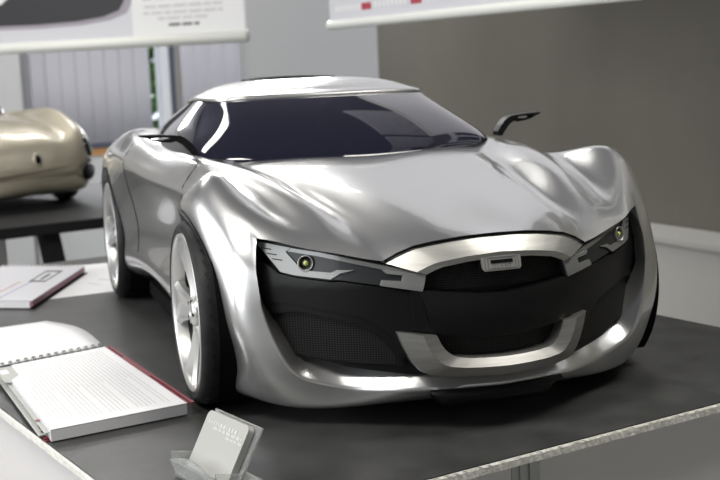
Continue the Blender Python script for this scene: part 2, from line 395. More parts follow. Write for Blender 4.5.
# ------------------------------------------------------------------ silver car
car = thing('model_car', 'large silver scale model sports car with black windows on the charcoal table', 'model car', (0, 0, 0))
BODY = [
 # 0 edge of the front opening
 [(0,-.177,.168),(.035,-.175,.166),(.069,-.168,.161),(.094,-.160,.150),(.125,-.143,.156),(.16,-.118,.163),(.187,-.09,.169),(.191,-.098,.140),(.189,-.105,.108),(.178,-.114,.07),(.159,-.119,.046),(.125,-.132,.037),(.072,-.172,.038),(0,-.184,.038)],
 [(0,-.150,.172),(.045,-.148,.173),(.084,-.135,.168),(.103,-.130,.163),(.130,-.118,.170),(.158,-.097,.174),(.192,-.070,.184),(.204,-.082,.158),(.207,-.093,.115),(.199,-.101,.075),(.181,-.106,.042),(.155,-.110,.020),(.08,-.145,.022),(0,-.160,.022)],
 [(0,-.09,.184),(.05,-.09,.185),(.092,-.08,.180),(.108,-.075,.178),(.137,-.062,.190),(.166,-.05,.186),(.200,-.035,.206),(.217,-.050,.18),(.218,-.068,.13),(.213,-.074,.085),(.202,-.076,.045),(.190,-.072,.020),(.09,-.08,.015),(0,-.08,.015)],
 [(0,0,.199),(.055,0,.200),(.10,0,.195),(.117,0,.191),(.146,0,.205),(.173,0,.199),(.202,.005,.221),(.225,0,.206),(.232,0,.186),(.231,0,.12),(.228,0,.06),(.222,0,.026),(.10,0,.015),(0,0,.015)],
 [(0,.06,.207),(.06,.06,.208),(.107,.06,.204),(.125,.06,.202),(.156,.06,.214),(.178,.06,.208),(.196,.06,.214),(.212,.06,.203),(.226,.06,.187),(.233,.06,.12),(.230,.06,.06),(.222,.06,.032),(.10,.06,.015),(0,.06,.015)],
 [(0,.12,.214),(.064,.12,.215),(.117,.12,.211),(.134,.12,.209),(.164,.12,.219),(.182,.12,.2145),(.191,.12,.207),(.199,.12,.198),(.206,.12,.186),(.218,.12,.13),(.226,.12,.075),(.218,.12,.055),(.10,.12,.015),(0,.12,.015)],
 [(0,.2,.218),(.07,.2,.219),(.13,.2,.217),(.15,.2,.217),(.177,.2,.2215),(.190,.2,.218),(.198,.2,.209),(.204,.2,.200),(.208,.2,.186),(.202,.2,.135),(.218,.2,.08),(.211,.2,.058),(.10,.2,.02),(0,.2,.02)],
 [(0,.35,.222),(.07,.35,.222),(.13,.35,.221),(.155,.35,.221),(.180,.35,.226),(.194,.35,.222),(.206,.35,.215),(.216,.35,.206),(.223,.35,.192),(.208,.35,.13),(.216,.35,.083),(.209,.35,.06),(.10,.35,.02),(0,.35,.02)],
 [(0,.47,.225),(.07,.47,.225),(.13,.47,.227),(.155,.47,.229),(.180,.47,.236),(.196,.47,.235),(.212,.47,.228),(.224,.47,.215),(.230,.47,.197),(.221,.47,.135),(.222,.47,.088),(.217,.47,.06),(.10,.47,.02),(0,.47,.02)],
 [(0,.58,.228),(.07,.58,.228),(.12,.58,.232),(.15,.58,.236),(.175,.58,.241),(.195,.58,.240),(.209,.58,.233),(.224,.58,.218),(.234,.58,.198),(.235,.58,.135),(.230,.58,.088),(.226,.58,.05),(.10,.58,.02),(0,.58,.02)],
 [(0,.67,.226),(.07,.67,.226),(.12,.67,.229),(.15,.67,.232),(.172,.67,.236),(.193,.67,.234),(.209,.67,.227),(.223,.67,.215),(.233,.67,.195),(.235,.67,.13),(.228,.67,.08),(.222,.67,.045),(.10,.67,.02),(0,.67,.02)],
 [(0,.75,.215),(.07,.75,.215),(.12,.75,.216),(.145,.75,.217),(.165,.75,.218),(.182,.75,.216),(.198,.75,.210),(.212,.75,.198),(.222,.75,.182),(.222,.75,.125),(.212,.75,.075),(.200,.75,.045),(.09,.75,.03),(0,.75,.03)],
 [(0,.80,.200),(.06,.80,.200),(.10,.80,.200),(.125,.798,.200),(.145,.795,.199),(.160,.79,.196),(.172,.785,.190),(.182,.78,.180),(.190,.777,.165),(.190,.78,.12),(.180,.785,.08),(.165,.79,.055),(.08,.80,.045),(0,.80,.045)],
]
RA = .099; WZ = .0875; WB = .637; WF = .026
def build_body():
    G = surf(BODY, 14, 7, {0: [.3, .6, .8, .8, .5, .5, .9, .6, .2, .1, .1, .1, .1, .1], 1: .35})
    G[:, :, 2] = np.maximum(G[:, :, 2], .012)
    bm = bmesh.new()
    nu, nv, _ = G.shape
    # inner flange of the front opening
    edge = G[0]; ctr = np.array([0, -.15, .10]); fl = []
    for s in (1.0, .45, .12):
        row = []
        for p in edge:
            lowf = max(0., min(1., (.115 - p[2]) / .05)); w = .004 + .017 * lowf
            d = np.array([ctr[0] - p[0] * 1.0, 0, ctr[2] - p[2]]); 
            d = d / (np.linalg.norm(d) + 1e-9); k = max(0., min(1., (.185 - abs(p[0])) / .05)) * max(0., min(1., (.10 - p[2]) / .03))
            d = d * (1 - k) + np.array([0, 0, 1.]) * k; d = d / np.linalg.norm(d)
            row.append(p + d * w * s + np.array([0, (.012 + .006 * lowf) * s - (.0008 if s == .12 else 0), 0]))
        fl.append(row)
    G = np.concatenate([np.array(fl), G], 0); nu = len(G)
    V = [[bm.verts.new(Vector(G[i, j])) for j in range(nv)] for i in range(nu)]
    for i in range(nu - 1):
        for j in range(nv - 1): bm.faces.new((V[i][j], V[i][j + 1], V[i + 1][j + 1], V[i + 1][j]))
    first = V[-1]
    # tail cap
    c = bm.verts.new(Vector((0, .802, .12)))
    for j in range(nv - 1): bm.faces.new((first[j], first[j + 1], c))
    bmesh.ops.delete(bm, geom=[v for v in bm.verts if not v.link_faces], context='VERTS')
    bmesh.ops.remove_doubles(bm, verts=bm.verts, dist=1e-5)
    # cut the wheel openings exactly along the arch circles
    cutv = set()
    for wy in (WF, WB):
        ins = lambda p: math.hypot(p.y - wy, p.z - WZ) < RA
        es = [e for e in bm.edges if abs(e.verts[0].co.x) > .125 and abs(e.verts[1].co.x) > .125 and ins(e.verts[0].co) != ins(e.verts[1].co)]
        new = set()
        for e in es:
            a, b = e.verts; lo, hi = 0., 1.; ia = ins(a.co); pa, pb = a.co.copy(), b.co.copy()
            for _ in range(24):
                m_ = (lo + hi) / 2
                if ins(pa.lerp(pb, m_)) == ia: lo = m_
                else: hi = m_
            t = min(.999, max(.001, lo)); _, nv_ = bmesh.utils.edge_split(e, a, t); nv_.co = pa.lerp(pb, t); new.add(nv_)
        for f in list({f for v in new for f in v.link_faces}):
            vs = [v for v in f.verts if v in new]
            if len(vs) == 2:
                try: bmesh.utils.face_split(f, vs[0], vs[1])
                except ValueError: pass
        bmesh.ops.delete(bm, geom=[f for f in bm.faces if abs(f.calc_center_median().x) > .125 and ins(f.calc_center_median())], context='FACES')
        cutv |= {v for v in new if v.is_valid}
    bmesh.ops.recalc_face_normals(bm, faces=bm.faces)
    # wheel-arch lips from the boundary edges
    lips = {}
    for e in bm.edges:
        if e.is_boundary and all(v in cutv and abs(v.co.x) > .17 and v.co.z > .024 for v in e.verts):
            for wy in (WF, WB):
                if all(abs(math.hypot(v.co.y - wy, v.co.z - WZ) - RA) < .003 and (wy < .1 or v.co.z > .05) for v in e.verts):
                    lips.setdefault((wy, e.verts[0].co.x > 0), []).append([v.co.copy() for v in e.verts])
    body = obj('body_shell', bm, M['silver'], car, sharp=75)
    for (wy, s), es in lips.items():
        bm = bmesh.new(); sg = 1 if s else -1
        for a, b in es:
            q = []
            for p in (a, b):
                rad = Vector((0, p.y - wy, p.z - WZ)).normalized()
                q.append((p + rad * .0012 + Vector((sg * .0012, 0, 0)), p - rad * .0035 + Vector((sg * .0006, 0, 0)), p - rad * .004 - Vector((sg * .02, 0, 0))))
            for k in range(2):
                bm.faces.new([bm.verts.new(x) for x in (q[0][k], q[1][k], q[1][k + 1], q[0][k + 1])])
        bmesh.ops.remove_doubles(bm, verts=bm.verts, dist=2e-4); bmesh.ops.recalc_face_normals(bm, faces=bm.faces)
        obj('wheel_arch_lip', bm, M['darkedge'], car, smooth=True)
        bm = bmesh.new(); x0, x1 = sg * .222, sg * .115
        n = 40; rows = [[], [], []]
        for k in range(n + 1):
            t = -.25 * PI + 1.5 * PI * k / n; r = RA + .002
            for i, (x, rr) in enumerate(((x0 if wy else sg * .20, r), (x1, r), (x1, .02))): rows[i].append(Vector((x, wy + rr * math.cos(t), WZ + rr * math.sin(t))))
        grid(bm, rows); obj('wheel_arch_liner', bm, M['gap'], car, smooth=False)
    return body
build_body()

def seam(name, pts, r=.0007):
    from mathutils.bvhtree import BVHTree
    b = next(c for c in car.children if c.name.startswith('body_shell')); t = BVHTree.FromPolygons([v.co for v in b.data.vertices], [p.vertices for p in b.data.polygons])
    for sg in (1, -1):
        P = []
        for y, z in pts:
            h = t.ray_cast(Vector((sg * .4, y, z)), Vector((-sg, 0, 0)))
            if h[0]: P.append(h[0])
        bm = bmesh.new(); tube(bm, P, r, 5); obj(name, bm, M['gap'], car, smooth=True)
seam('door_seam', [(.17 + .012 * math.sin(k / 12 * PI), .216 - .011 * k) for k in range(13)])
seam('door_seam', [(.475 - .02 * math.sin(k / 12 * PI * .5), .226 - .0115 * k) for k in range(13)])
# glasshouse: rows = loops from belt line to roof, columns = round the cabin from screen centre to tail centre
BASE = [(0,.150,.217),(.055,.155,.218),(.110,.172,.219),(.150,.192,.221),(.172,.222,.2225),(.184,.28,.224),(.190,.36,.2265),(.187,.45,.234),(.160,.56,.238),(.11,.65,.229),(.05,.71,.221),(0,.73,.218)]
EDGE = [(0,.293,.281),(.045,.295,.281),(.088,.303,.2805),(.113,.313,.280),(.128,.330,.279),(.137,.37,.280),(.141,.42,.280),(.137,.49,.275),(.120,.56,.265),(.085,.63,.250),(.04,.675,.238),(0,.69,.234)]
def cabin():
    B, E_ = np.array(BASE), np.array(EDGE)
    mid = B * .5 + E_ * .5
    out = np.array([0, .40, 0]); 
    dirs = mid - out; dirs[:, 2] = 0; dirs /= np.linalg.norm(dirs, axis=1)[:, None]
    bow = np.array([.006, .006, .006, .004, .001, .001, .002, .003, .004, .004, .004, .004])[:, None]
    mid = mid + dirs * bow + np.array([0, 0, .8]) * bow
    below = B - dirs * 0 + np.array([0, 0, -.012])
    # glass
    G = surf(np.array([below * [1, 1, 1], B, mid, E_]), 8, 8)
    bm = bmesh.new(); grid(bm, G); bmesh.ops.remove_doubles(bm, verts=bm.verts, dist=1e-5); bmesh.ops.recalc_face_normals(bm, faces=bm.faces)
    obj('window_glass', bm, M['glass_black'], car, smooth=True)
    # roof skin
    cy = .46
    def inner(k, zz):
        r = E_.copy(); r[:, 0] *= k; r[:, 1] = cy + (r[:, 1] - cy) * k; r[:, 2] = zz(r); return r
    e0 = E_ + dirs * .0012 + np.array([0, 0, -.0012]); e1 = E_ + dirs * .001 + np.array([0, 0, .0022])
    top = lambda y: .2995 - .45 * max(0, abs(y - .44) - .03) ** 2 * 1.0 if y < .44 else .2995 - .95 * max(0, y - .46) ** 2
    def zz(k):
        f = 1 - k ** 4
        return lambda r: np.array([E_[i, 2] + .0022 + f * (top(r[i, 1]) - E_[i, 2]) for i in range(len(E_))])
    rows = [e0, e1] + [inner(k, zz(k)) for k in (.93, .8, .6, .35, .12)]
    G = surf(np.array(rows), 6, 8)
    bm = bmesh.new(); V = grid(bm, G)
    bm.faces.new([V[-1][j] for j in range(len(V[-1]) - 1)])
    bmesh.ops.remove_doubles(bm, verts=bm.verts, dist=1e-5); bmesh.ops.recalc_face_normals(bm, faces=bm.faces)
    obj('roof', bm, M['silver'], car, sharp=50)
    # dark seam under the roof edge
    G = surf(np.array([E_ + dirs * .0022 + np.array([0, 0, -.0032]), E_ + dirs * .0026 + np.array([0, 0, -.0018]), E_ + dirs * .0014 + np.array([0, 0, -.0004])]), 2, 8)
    bm = bmesh.new(); grid(bm, G); obj('roof_seam', bm, M['gap'], car, smooth=True)
    # bright side quarter of the glass behind the screen pillar (lighter reflecting side window)
cabin()
# dark scoop on the back of the roof
bm = bmesh.new(); G = []
for i in range(9):
    u = i / 8; x = -.062 + .124 * u; e = (2 * u - 1) ** 4
    G.append([(x, .440, .297), (x * .97, .447, .3040 - .003 * e), (x * .9, .53, .3045 - .003 * e), (x * .85, .60, .285)])
grid(bm, G); bmesh.ops.recalc_face_normals(bm, faces=bm.faces); o = obj('roof_scoop', bm, M['gap'], car, smooth=True)

# front face: everything sits on y = g(x, z)
def g(x, z): return -.19 + 2.9 * x * x + .3 * max(0, z - .13)
def on(x, z, off=0): return Vector((x, g(x, z) + off, z))
# black nose panel behind the opening
def fascia():
    half = [(0,.166),(.035,.165),(.068,.1605),(.092,.150),(.125,.155),(.16,.162),(.185,.167),(.188,.14),(.185,.108),(.172,.082),(.152,.064),(.125,.057),(.072,.05),(0,.048)]
    full = half + [(-x, z) for x, z in half[-2:0:-1]]
    full.append(full[0]); r = resample(full, 161)[:-1]
    bm = bmesh.new(); rows = []
    for k in range(15):
        s = 1 - k / 15; rows.append([on(c[0] * s, .105 + (c[1] - .105) * s, .0105) for c in r])
    V = grid(bm, rows, closev=True); bm.faces.new(V[-1]); bmesh.ops.recalc_face_normals(bm, faces=bm.faces)
    obj('nose_panel', bm, M['satin_black'], car, smooth=True)
fascia()
def patch(name, pts, off, th, m, parent, sym=False, step=.006, bow=0.0, sharp=30):
    """polygon in (x,z) laid on the nose surface with thickness"""
    res = []
    for sg in ((1, -1) if sym else (1,)):
        bm = bmesh.new(); P = [(p[0] * sg, p[1]) for p in pts]
        V = [bm.verts.new((x, 0, z)) for x, z in P]
        for t in tessellate_polygon([[Vector((x, z, 0)) for x, z in P]]): bm.faces.new([V[i] for i in t])
        xs = [p[0] for p in P]; zs = [p[1] for p in P]
        x = math.floor(min(xs) / step) * step
        while x < max(xs):
            bmesh.ops.bisect_plane(bm, geom=bm.verts[:] + bm.edges[:] + bm.faces[:], plane_co=(x, 0, 0), plane_no=(1, 0, 0)); x += step
        z = math.floor(min(zs) / step) * step
        while z < max(zs):
            bmesh.ops.bisect_plane(bm, geom=bm.verts[:] + bm.edges[:] + bm.faces[:], plane_co=(0, 0, z), plane_no=(0, 0, 1)); z += step
        zc = (min(zs) + max(zs)) / 2; zh = (max(zs) - min(zs)) / 2
        ret = bmesh.ops.extrude_face_region(bm, geom=bm.faces[:])
        back = [v for v in ret['geom'] if isinstance(v, bmesh.types.BMVert)]; bs = set(back)
        for v in bm.verts:
            b = -bow * (1 - ((v.co.z - zc) / zh) ** 2) if bow and v not in bs else 0
            v.co.y = g(v.co.x, v.co.z) + off + (th if v in bs else b)
        bmesh.ops.recalc_face_normals(bm, faces=bm.faces)
        res.append(obj(name, bm, m, parent, sharp=sharp))
    return res
# side intakes (mesh)
INT = smoothpoly([(.1835,.100),(.171,.1046),(.160,.1055),(.135,.1005),(.112,.0945),(.098,.084),(.089,.070),(.087,.0595)], 20).tolist() + [(.110,.0605),(.135,.063),(.158,.066),(.168,.069),(.176,.079),(.181,.090)]
patch('side_intake_mesh', INT, .0085, .001, M['mesh'], car, True)
# brow of the black panel above each intake
BROW = [(.190,.112),(.165,.1125),(.135,.1075),(.110,.101),(.094,.088),(.085,.072),(.083,.060),(.087,.0595),(.089,.070),(.098,.084),(.112,.0945),(.135,.1005),(.160,.1055),(.185,.101)]
patch('intake_brow', BROW, .0035, .006, M['satin_black'], car, True)
# black side cheeks between lamps and intakes
CHEEK = [(.189,.155),(.172,.138),(.160,.135),(.135,.132),(.127,.1325),(.099,.1285),(.068,.122),(.074,.092),(.085,.060),(.083,.060),(.085,.072),(.094,.088),(.110,.101),(.135,.1075),(.165,.1125),(.1885,.112)]
patch('nose_cheek', CHEEK, .0015, .008, M['satin_black'], car, True)
# grille surround, upper arch
def band(name, outer, inner, offo, offi, depth, m, n=60, front=None):
    """strip between two polylines with a bevelled front; outer/inner lists of (x,z) from one side to the other"""
    o_, i_ = resample(outer, n), resample(inner, n)
    rows = []
    prof = front or [(0, depth + offo), (0, offo), (.35, (offo + offi) / 2 - .0015), (1, offi), (1, offi + depth)]
    for w, off in prof:
        rows.append([on(o_[k][0] * (1 - w) + i_[k][0] * w, o_[k][1] * (1 - w) + i_[k][1] * w, off) for k in range(n)])
    bm = bmesh.new(); V = grid(bm, rows)
    for e in (0, -1): bm.faces.new([V[i][e] for i in range(len(rows))])
    bmesh.ops.recalc_face_normals(bm, faces=bm.faces)
    return obj(name, bm, m, car, sharp=25)
UO = mirror_half([(.0945,.1485),(.082,.1555),(.0695,.1605),(.052,.1635),(.03,.1665),(0,.1675)])
UI = mirror_half([(.0640,.1387),(.0612,.1402),(.0565,.1422),(.050,.1445),(.030,.1475),(0,.1495)])
band('grille_surround', UO, UI, .0008, -.005, .010, M['brushed'], 81, front=[(0, .012), (0, .0012), (.12, -.0005), (.75, -.006), (1, -.0045), (1, .008)])
LO = mirror_half([(.0890,.0905),(.0845,.0775),(.079,.0655),(.071,.0555),(.064,.0525),(.05,.0505),(.025,.0495),(0,.049)])
LI = mirror_half([(.0590,.0873),(.0560,.080),(.0525,.0745),(.047,.0695),(.042,.0675),(.03,.0662),(.015,.0655),(0,.0652)])
band('lower_grille_surround', LO, LI, -.004, -.010, .012, M['brushed'], 101, front=[(0, .01), (0, -.004), (.5, -.0105), (.58, -.0115), (1, -.006), (1, .010)])
# grille meshes and centre bar
patch('upper_grille_mesh', mirror_half([(.0705,.124),(.0618,.139),(.050,.146),(.03,.149),(0,.1505)]) , .0085, .001, M['mesh'], car)
patch('lower_grille_mesh', mirror_half([(.061,.089),(.057,.075),(.047,.068),(.0,.064)]), .0085, .001, M['mesh'], car)
patch('grille_bar', mirror_half([(.070,.1255),(.058,.1243),(.047,.1225),(.018,.1195),(0,.119)]) [::-1] + mirror_half([(.0605,.0885),(.053,.0865),(.018,.0825),(0,.082)])[::-1][::-1], -.0005, .010, M['satin_black'], car, bow=.0045)
patch('grille_pillar', [(.0700,.1262),(.0765,.126),(.074,.0905),(.0605,.0885),(.064,.100)], -.0008, .010, M['satin_black'], car, True)
# badge
bd = patch('badge', [(-.0170,.1505),(.0170,.1505),(.0182,.1490),(.0178,.1405),(.0160,.1385),(-.0160,.1385),(-.0178,.1405),(-.0182,.1490)], -.0050, .005, M['wheel'], car, sharp=30)[0]
patch('badge_backing', [(-.0195,.1530),(.0195,.1530),(.0195,.138),(-.0195,.138)], -.0030, .006, M['gap'], bd)
patch('badge_slot', [(-.0100,.1474),(.0100,.1474),(.0100,.1446),(-.0100,.1446)], -.0056, .0008, M['gap'], bd)
for a, b_ in ((.0155, .0052), (.0128, .0044)):
    for (p, q, r, s) in ((-a, a, .1445 + b_, .1445 + b_ - .0003), (-a, a, .1445 - b_, .1445 - b_ + .0003), (-a, -a + .0004, .1445 + b_, .1445 - b_), (a - .0004, a, .1445 + b_, .1445 - b_)):
        patch('badge_line', [(p, r), (q, r), (q, s), (p, s)], -.0053, .0005, M['wheel_dark'], bd)
for k, ch in enumerate('QUANT'):
    text('badge_letter', ch, .0040, (-.0092 + k * .0038, g(-.0092 + k * .0038, .142) - .0052, .1407), Matrix.Rotation(PI / 2 - .28, 4, 'X'), M['wheel_dark'], bd, .0003)
# headlights
LENS = [(.1855,.1655),(.1613,.1608),(.14,.1575),(.0923,.1463),(.0635,.1388),(.0675,.1245),(.0995,.1300),(.1282,.1343),(.1354,.1347),(.1614,.1375),(.1710,.1400)]
FRAME = [(.1862,.1653),(.1613,.1605),(.1653,.157),(.155,.1419),(.1348,.1403),(.1297,.1426),(.1175,.1427),(.1276,.1399),(.1354,.1347),(.1614,.1375),(.1707,.1398)]
STRIP = [(.1613,.1602),(.14,.1568),(.0923,.1457),(.0640,.1383),(.066,.1344),(.0807,.1388),(.0953,.1427),(.1405,.1535),(.1640,.1575)]
PLATE = [(.0965,.1427),(.0928,.1428),(.0639,.1384),(.0678,.1245),(.0993,.1300),(.0976,.1345),(.0826,.1334),(.0815,.1383),(.0940,.1399)]
for sg in (1, -1):
    fl = lambda L: [(x * sg, z) for x, z in L]
    lamp = patch('headlight', fl(LENS), .001, .008, M['smoke'], car)[0]
    patch('lamp_frame', fl(FRAME), -.0012, .003, M['lamp_frame'], lamp)
    patch('lamp_strip', fl(STRIP), -.0004, .002, mat('grey_strip', (.16, .165, .16), .25, .3, .6), lamp)
    patch('lamp_end_plate', fl(PLATE), -.0022, .004, M['lamp_frame'], lamp)
    for k in range(3):
        a, b_ = (.1825 - k * .0035, .1602 - k * .0045), (.1755 - k * .0035, .1592 - k * .0045)
        patch('lamp_slot', fl([a, b_, (b_[0], b_[1] - .0008), (a[0], a[1] - .0008)]), -.0016, .001, M['gap'], lamp)
    c = on(sg * .1512, .1478, .0)
    nrm = Vector((sg * .65, -.75, .1)).normalized() if False else Vector((sg * .45, -.88, .12)).normalized()
    R = nrm.to_track_quat('X', 'Z').to_matrix().to_4x4(); R.translation = c
    bm = bmesh.new(); lathe(bm, [(-.002, .0066), (.0028, .0070), (.0034, .0064), (.0022, .0058), (-.001, .0056)], 32)
    bmesh.ops.transform(bm, matrix=R, verts=bm.verts); bmesh.ops.recalc_face_normals(bm, faces=bm.faces); obj('lamp_ring', bm, M['wheel'], lamp, smooth=True)
    bm = bmesh.new(); lathe(bm, [(-.0015, .0056), (-.0005, .0052), (.0012, .003), (.0012, .0001)], 32)
    bmesh.ops.transform(bm, matrix=R, verts=bm.verts); obj('lamp_bowl', bm, M['smoke'], lamp, smooth=True)
    bm = bmesh.new(); lathe(bm, [(.001, .0024), (.0024, .0020), (.0030, .001), (.0031, .0001)], 20)
    bmesh.ops.transform(bm, matrix=R, verts=bm.verts); obj('lamp_bulb', bm, M['led'], lamp, smooth=True)
# dark shut line between bonnet and grille surround / lamps
for sg in (1, -1):
    pts = [(0,.1682),(.03,.1672),(.0545,.1643),(.0700,.1612),(.0830,.156),(.0945,.1495)]
    bm = bmesh.new(); tube(bm, [on(sg * x, z, -.0005) for x, z in pts], .0011, 6); obj('bonnet_seam', bm, M['gap'], car, smooth=True)
# black splitter under the nose
bm = bmesh.new(); G = []
for k in range(41):
    u = -1 + k / 20; x = .062 * u; f = 1 - u * u
    G.append([(x, -.178 + 2.0 * x * x, .0385), (x, -.186 + 2.2 * x * x - .004 * f, .034), (x, -.176 + 2.2 * x * x, .034 - .014 * min(1, f * 2.5)), (x, -.12, .018)])
grid(bm, G); bmesh.ops.recalc_face_normals(bm, faces=bm.faces); obj('splitter', bm, M['satin_black'], car, smooth=True)
# underbody
bm = bmesh.new(); prism(bm, [(-.10, -.12, .02), (.10, -.12, .02), (.115, .05, .02), (.115, .10, .02), (.20, .12, .02), (.20, .52, .02), (.115, .55, .02), (.115, .72, .02), (-.115, .72, .02), (-.115, .55, .02), (-.20, .52, .02), (-.20, .12, .02), (-.115, .10, .02), (-.115, .05, .02)], (0, 0, .018))
obj('underbody', bm, M['gap'], car)

# wheels
def wheel(parent, x, y, sg, r=.0885, rr=.0750, width=.062, steer=0, paint='wheel'):
    w = bpy.data.objects.new('wheel', None); C.objects.link(w); w.parent = parent
    w.location = (x, y, r); w.rotation_euler = (0, 0, (0 if sg > 0 else PI) + steer); w.empty_display_size = .02
    # local: +x points outwards, outer tyre face at x=0
    bm = bmesh.new()
    lathe(bm, [(-.004, rr), (-.001, rr + .002), (.0012, rr + .006), (0, r - .005), (-.004, r - .0015), (-.010, r), (-width + .01, r), (-width + .004, r - .002), (-width, r - .008), (-width, rr)], 96)
    bmesh.ops.recalc_face_normals(bm, faces=bm.faces); obj('tyre', bm, M['rubber'], w, sharp=50)
    bm = bmesh.new()     # tread blocks
    n = 44
    for k in range(n):
        for row in range(3):
            t = 2 * PI * (k + .33 * row) / n; xx = -.013 - row * .015
            m4 = Matrix.Rotation(t, 4, 'X') @ Matrix.Translation((xx, 0, r - .0010)) @ Matrix.Rotation(.5 - row * .5, 4, 'Z')
            box(bm, -.0055, .0055, -.0038, .0038, -.001, .0009, mtx=m4)
    obj('tread', bm, M['rubber'], w)
    bm = bmesh.new()
    lathe(bm, [(-.003, rr + .0015), (.0008, rr + .0005), (.0010, rr - .0012), (-.0015, rr - .0035), (-.010, rr - .006), (-.012, rr - .0065)], 96)
    bmesh.ops.recalc_face_normals(bm, faces=bm.faces); obj('rim', bm, M[paint], w, smooth=True)
    bm = bmesh.new(); lathe(bm, [(-.012, rr - .0063), (-width + .008, rr - .008), (-width + .008, .02)], 64); obj('barrel', bm, M['barrel'], w, smooth=False)
    bm = bmesh.new(); lathe(bm, [(-.030, .058), (-.030, .0001)], 48); lathe(bm, [(-.024, .046), (-.024, .018)], 48); obj('brake_disc', bm, M['barrel'], w)
    bm = bmesh.new(); lathe(bm, [(-.026, .016), (-.008, .0155), (-.0045, .012), (-.004, .007), (-.0055, .006), (-.0055, .0001)], 32); obj('hub', bm, M[paint], w, sharp=40)
    for k in range(5):
        a = 2 * PI * k / 5 + .35
        R = Matrix.Rotation(a, 4, 'X')
        # blade: profile of (radius, half width, outer x, thickness)
        bm = bmesh.new(); G = []
        for (q, hw, xo, xi) in ((.010, .0065, -.0070, -.020), (.024, .0095, -.0080, -.018), (.042, .0135, -.0060, -.015), (.058, .0175, -.0035, -.012), (.0690, .0240, -.0015, -.012), (.0735, .0300, -.0010, -.012)):
            G.append([(xi, -hw, q), (xo - .0030, -hw, q), (xo, -hw * .72, q), (xo - .0032, hw * .0, q), (xo, hw * .72, q), (xo - .003, hw, q), (xi, hw, q)])
        for row in G:
            for i, p in enumerate(row):
                rad = math.hypot(p[1], p[2])
                if rad > .0738: row[i] = (p[0], p[1] * .0738 / rad, p[2] * .0738 / rad)
        V = grid(bm, G, closev=True); bm.faces.new(V[-1]); bmesh.ops.transform(bm, matrix=R, verts=bm.verts)
        bmesh.ops.recalc_face_normals(bm, faces=bm.faces); obj('spoke', bm, M[paint], w, sharp=20)
        bm = bmesh.new(); lathe(bm, [(-.0065, .0018), (-.0040, .0016), (-.0040, .0001)], 10, center=(0, 0, 0))
        bmesh.ops.transform(bm, matrix=R @ Matrix.Translation((0, .0075, .0085)), verts=bm.verts); obj('wheel_bolt', bm, M['gap'], w)
    return w
for sg in (-1, 1):
    wheel(car, sg * (.2355 if sg < 0 else .229), .017, sg, steer=0 if sg < 0 else math.radians(-7)); wheel(car, sg * .2345, WB, sg)

# door mirrors
def mirror(sg):
    pts = [(142,0)]
    prof = [(.2400,.2495),(.2405,.2475),(.2330,.2452),(.2270,.2425),(.2180,.2405),(.2080,.2395),(.2020,.2408),(.1960,.2370),(.1890,.2290),(.1860,.2245),(.1800,.2245),(.1800,.2300),(.1850,.2375),(.1920,.2440),(.1975,.2470),(.2060,.2480),(.2200,.2490)]
    hole = [(.2290,.2450),(.2200,.2462),(.2090,.2455),(.2080,.2440),(.2180,.2430),(.2260,.2435)]
    bm = bmesh.new(); P = [(x * sg, z) for x, z in prof]; H = [(x * sg, z) for x, z in hole]
    def ypos(x): return .214 + (abs(x) - .18) * .15
    rings = []
    for dy in (-.007, .009):
        tri_ = tessellate_polygon([[Vector((x, z, 0)) for x, z in P], [Vector((x, z, 0)) for x, z in H]])
        V = [bm.verts.new((x, ypos(x) + dy, z)) for x, z in P + H]; rings.append(V)
        for t in tri_: bm.faces.new([V[i] for i in t])
    n = len(P); m_ = len(H); a, b = rings
    for i in range(n): bm.faces.new([a[i], a[(i + 1) % n], b[(i + 1) % n], b[i]])
    for i in range(m_): bm.faces.new([a[n + i], a[n + (i + 1) % m_], b[n + (i + 1) % m_], b[n + i]])
    bmesh.ops.recalc_face_normals(bm, faces=bm.faces); o = obj('door_mirror', bm, M['satin_black'], car)
    bv = o.modifiers.new('b', 'BEVEL'); bv.width = .0012; bv.segments = 2; bv.limit_method = 'ANGLE'
for sg in (1, -1): mirror(sg)

# ------------------------------------------------------------------ notebooks and paper on the charcoal table
def quadslab(name, q, z0, z1, m, parent, bev=0):
    bm = bmesh.new(); prism(bm, [(x, y, z0) for x, y in q], (0, 0, z1 - z0)); return obj(name, bm, m, parent)
def lerp2(a, b, t): return (a[0] + (b[0] - a[0]) * t, a[1] + (b[1] - a[1]) * t)
def bil(q, u, v):
    """q = FL, FR, BR, BL ; u across, v from front to back"""
    return lerp2(lerp2(q[0], q[1], u), lerp2(q[3], q[2], u), v)
nb = thing('notebook', 'open spiral-bound notebook with printed pages and a maroon edge beside the front wheel', 'notebook', (0, 0, 0))
Q = [(-.372, -.056), (-.247, -.025), (-.292, .260), (-.406, .215)]
quadslab('back_cover', [bil(Q, u, v) for u, v in ((-.03, .02), (1.01, .02), (1.03, 1), (-.03, 1))], .0002, .0012, M['maroon'], nb)
quadslab('page_block', [bil(Q, u, v) for u, v in ((0, 0), (1, 0), (1, .985), (0, .985))], .0014, .0112, M['page_edge'], nb)
quadslab('divider', [bil(Q, u, v) for u, v in ((-.035, .02), (.1, .02), (.1, .985), (-.035, .985))], .0080, .0086, M['divider'], nb)
quadslab('divider', [bil(Q, u, v) for u, v in ((-.065, .05), (.1, .05), (.1, .985), (-.065, .985))], .0040, .0048, M['divider'], nb)
quadslab('divider_tab', [bil(Q, u, v) for u, v in ((-.06, .74), (.1, .66), (.12, .97), (-.06, .985))], .0112, .0116, M['divider'], nb)
quadslab('tab_label', [bil(Q, u, v) for u, v in ((-.04, .86), (.03, .86), (.03, .93), (-.04, .93))], .0116, .0118, M['paper'], nb)
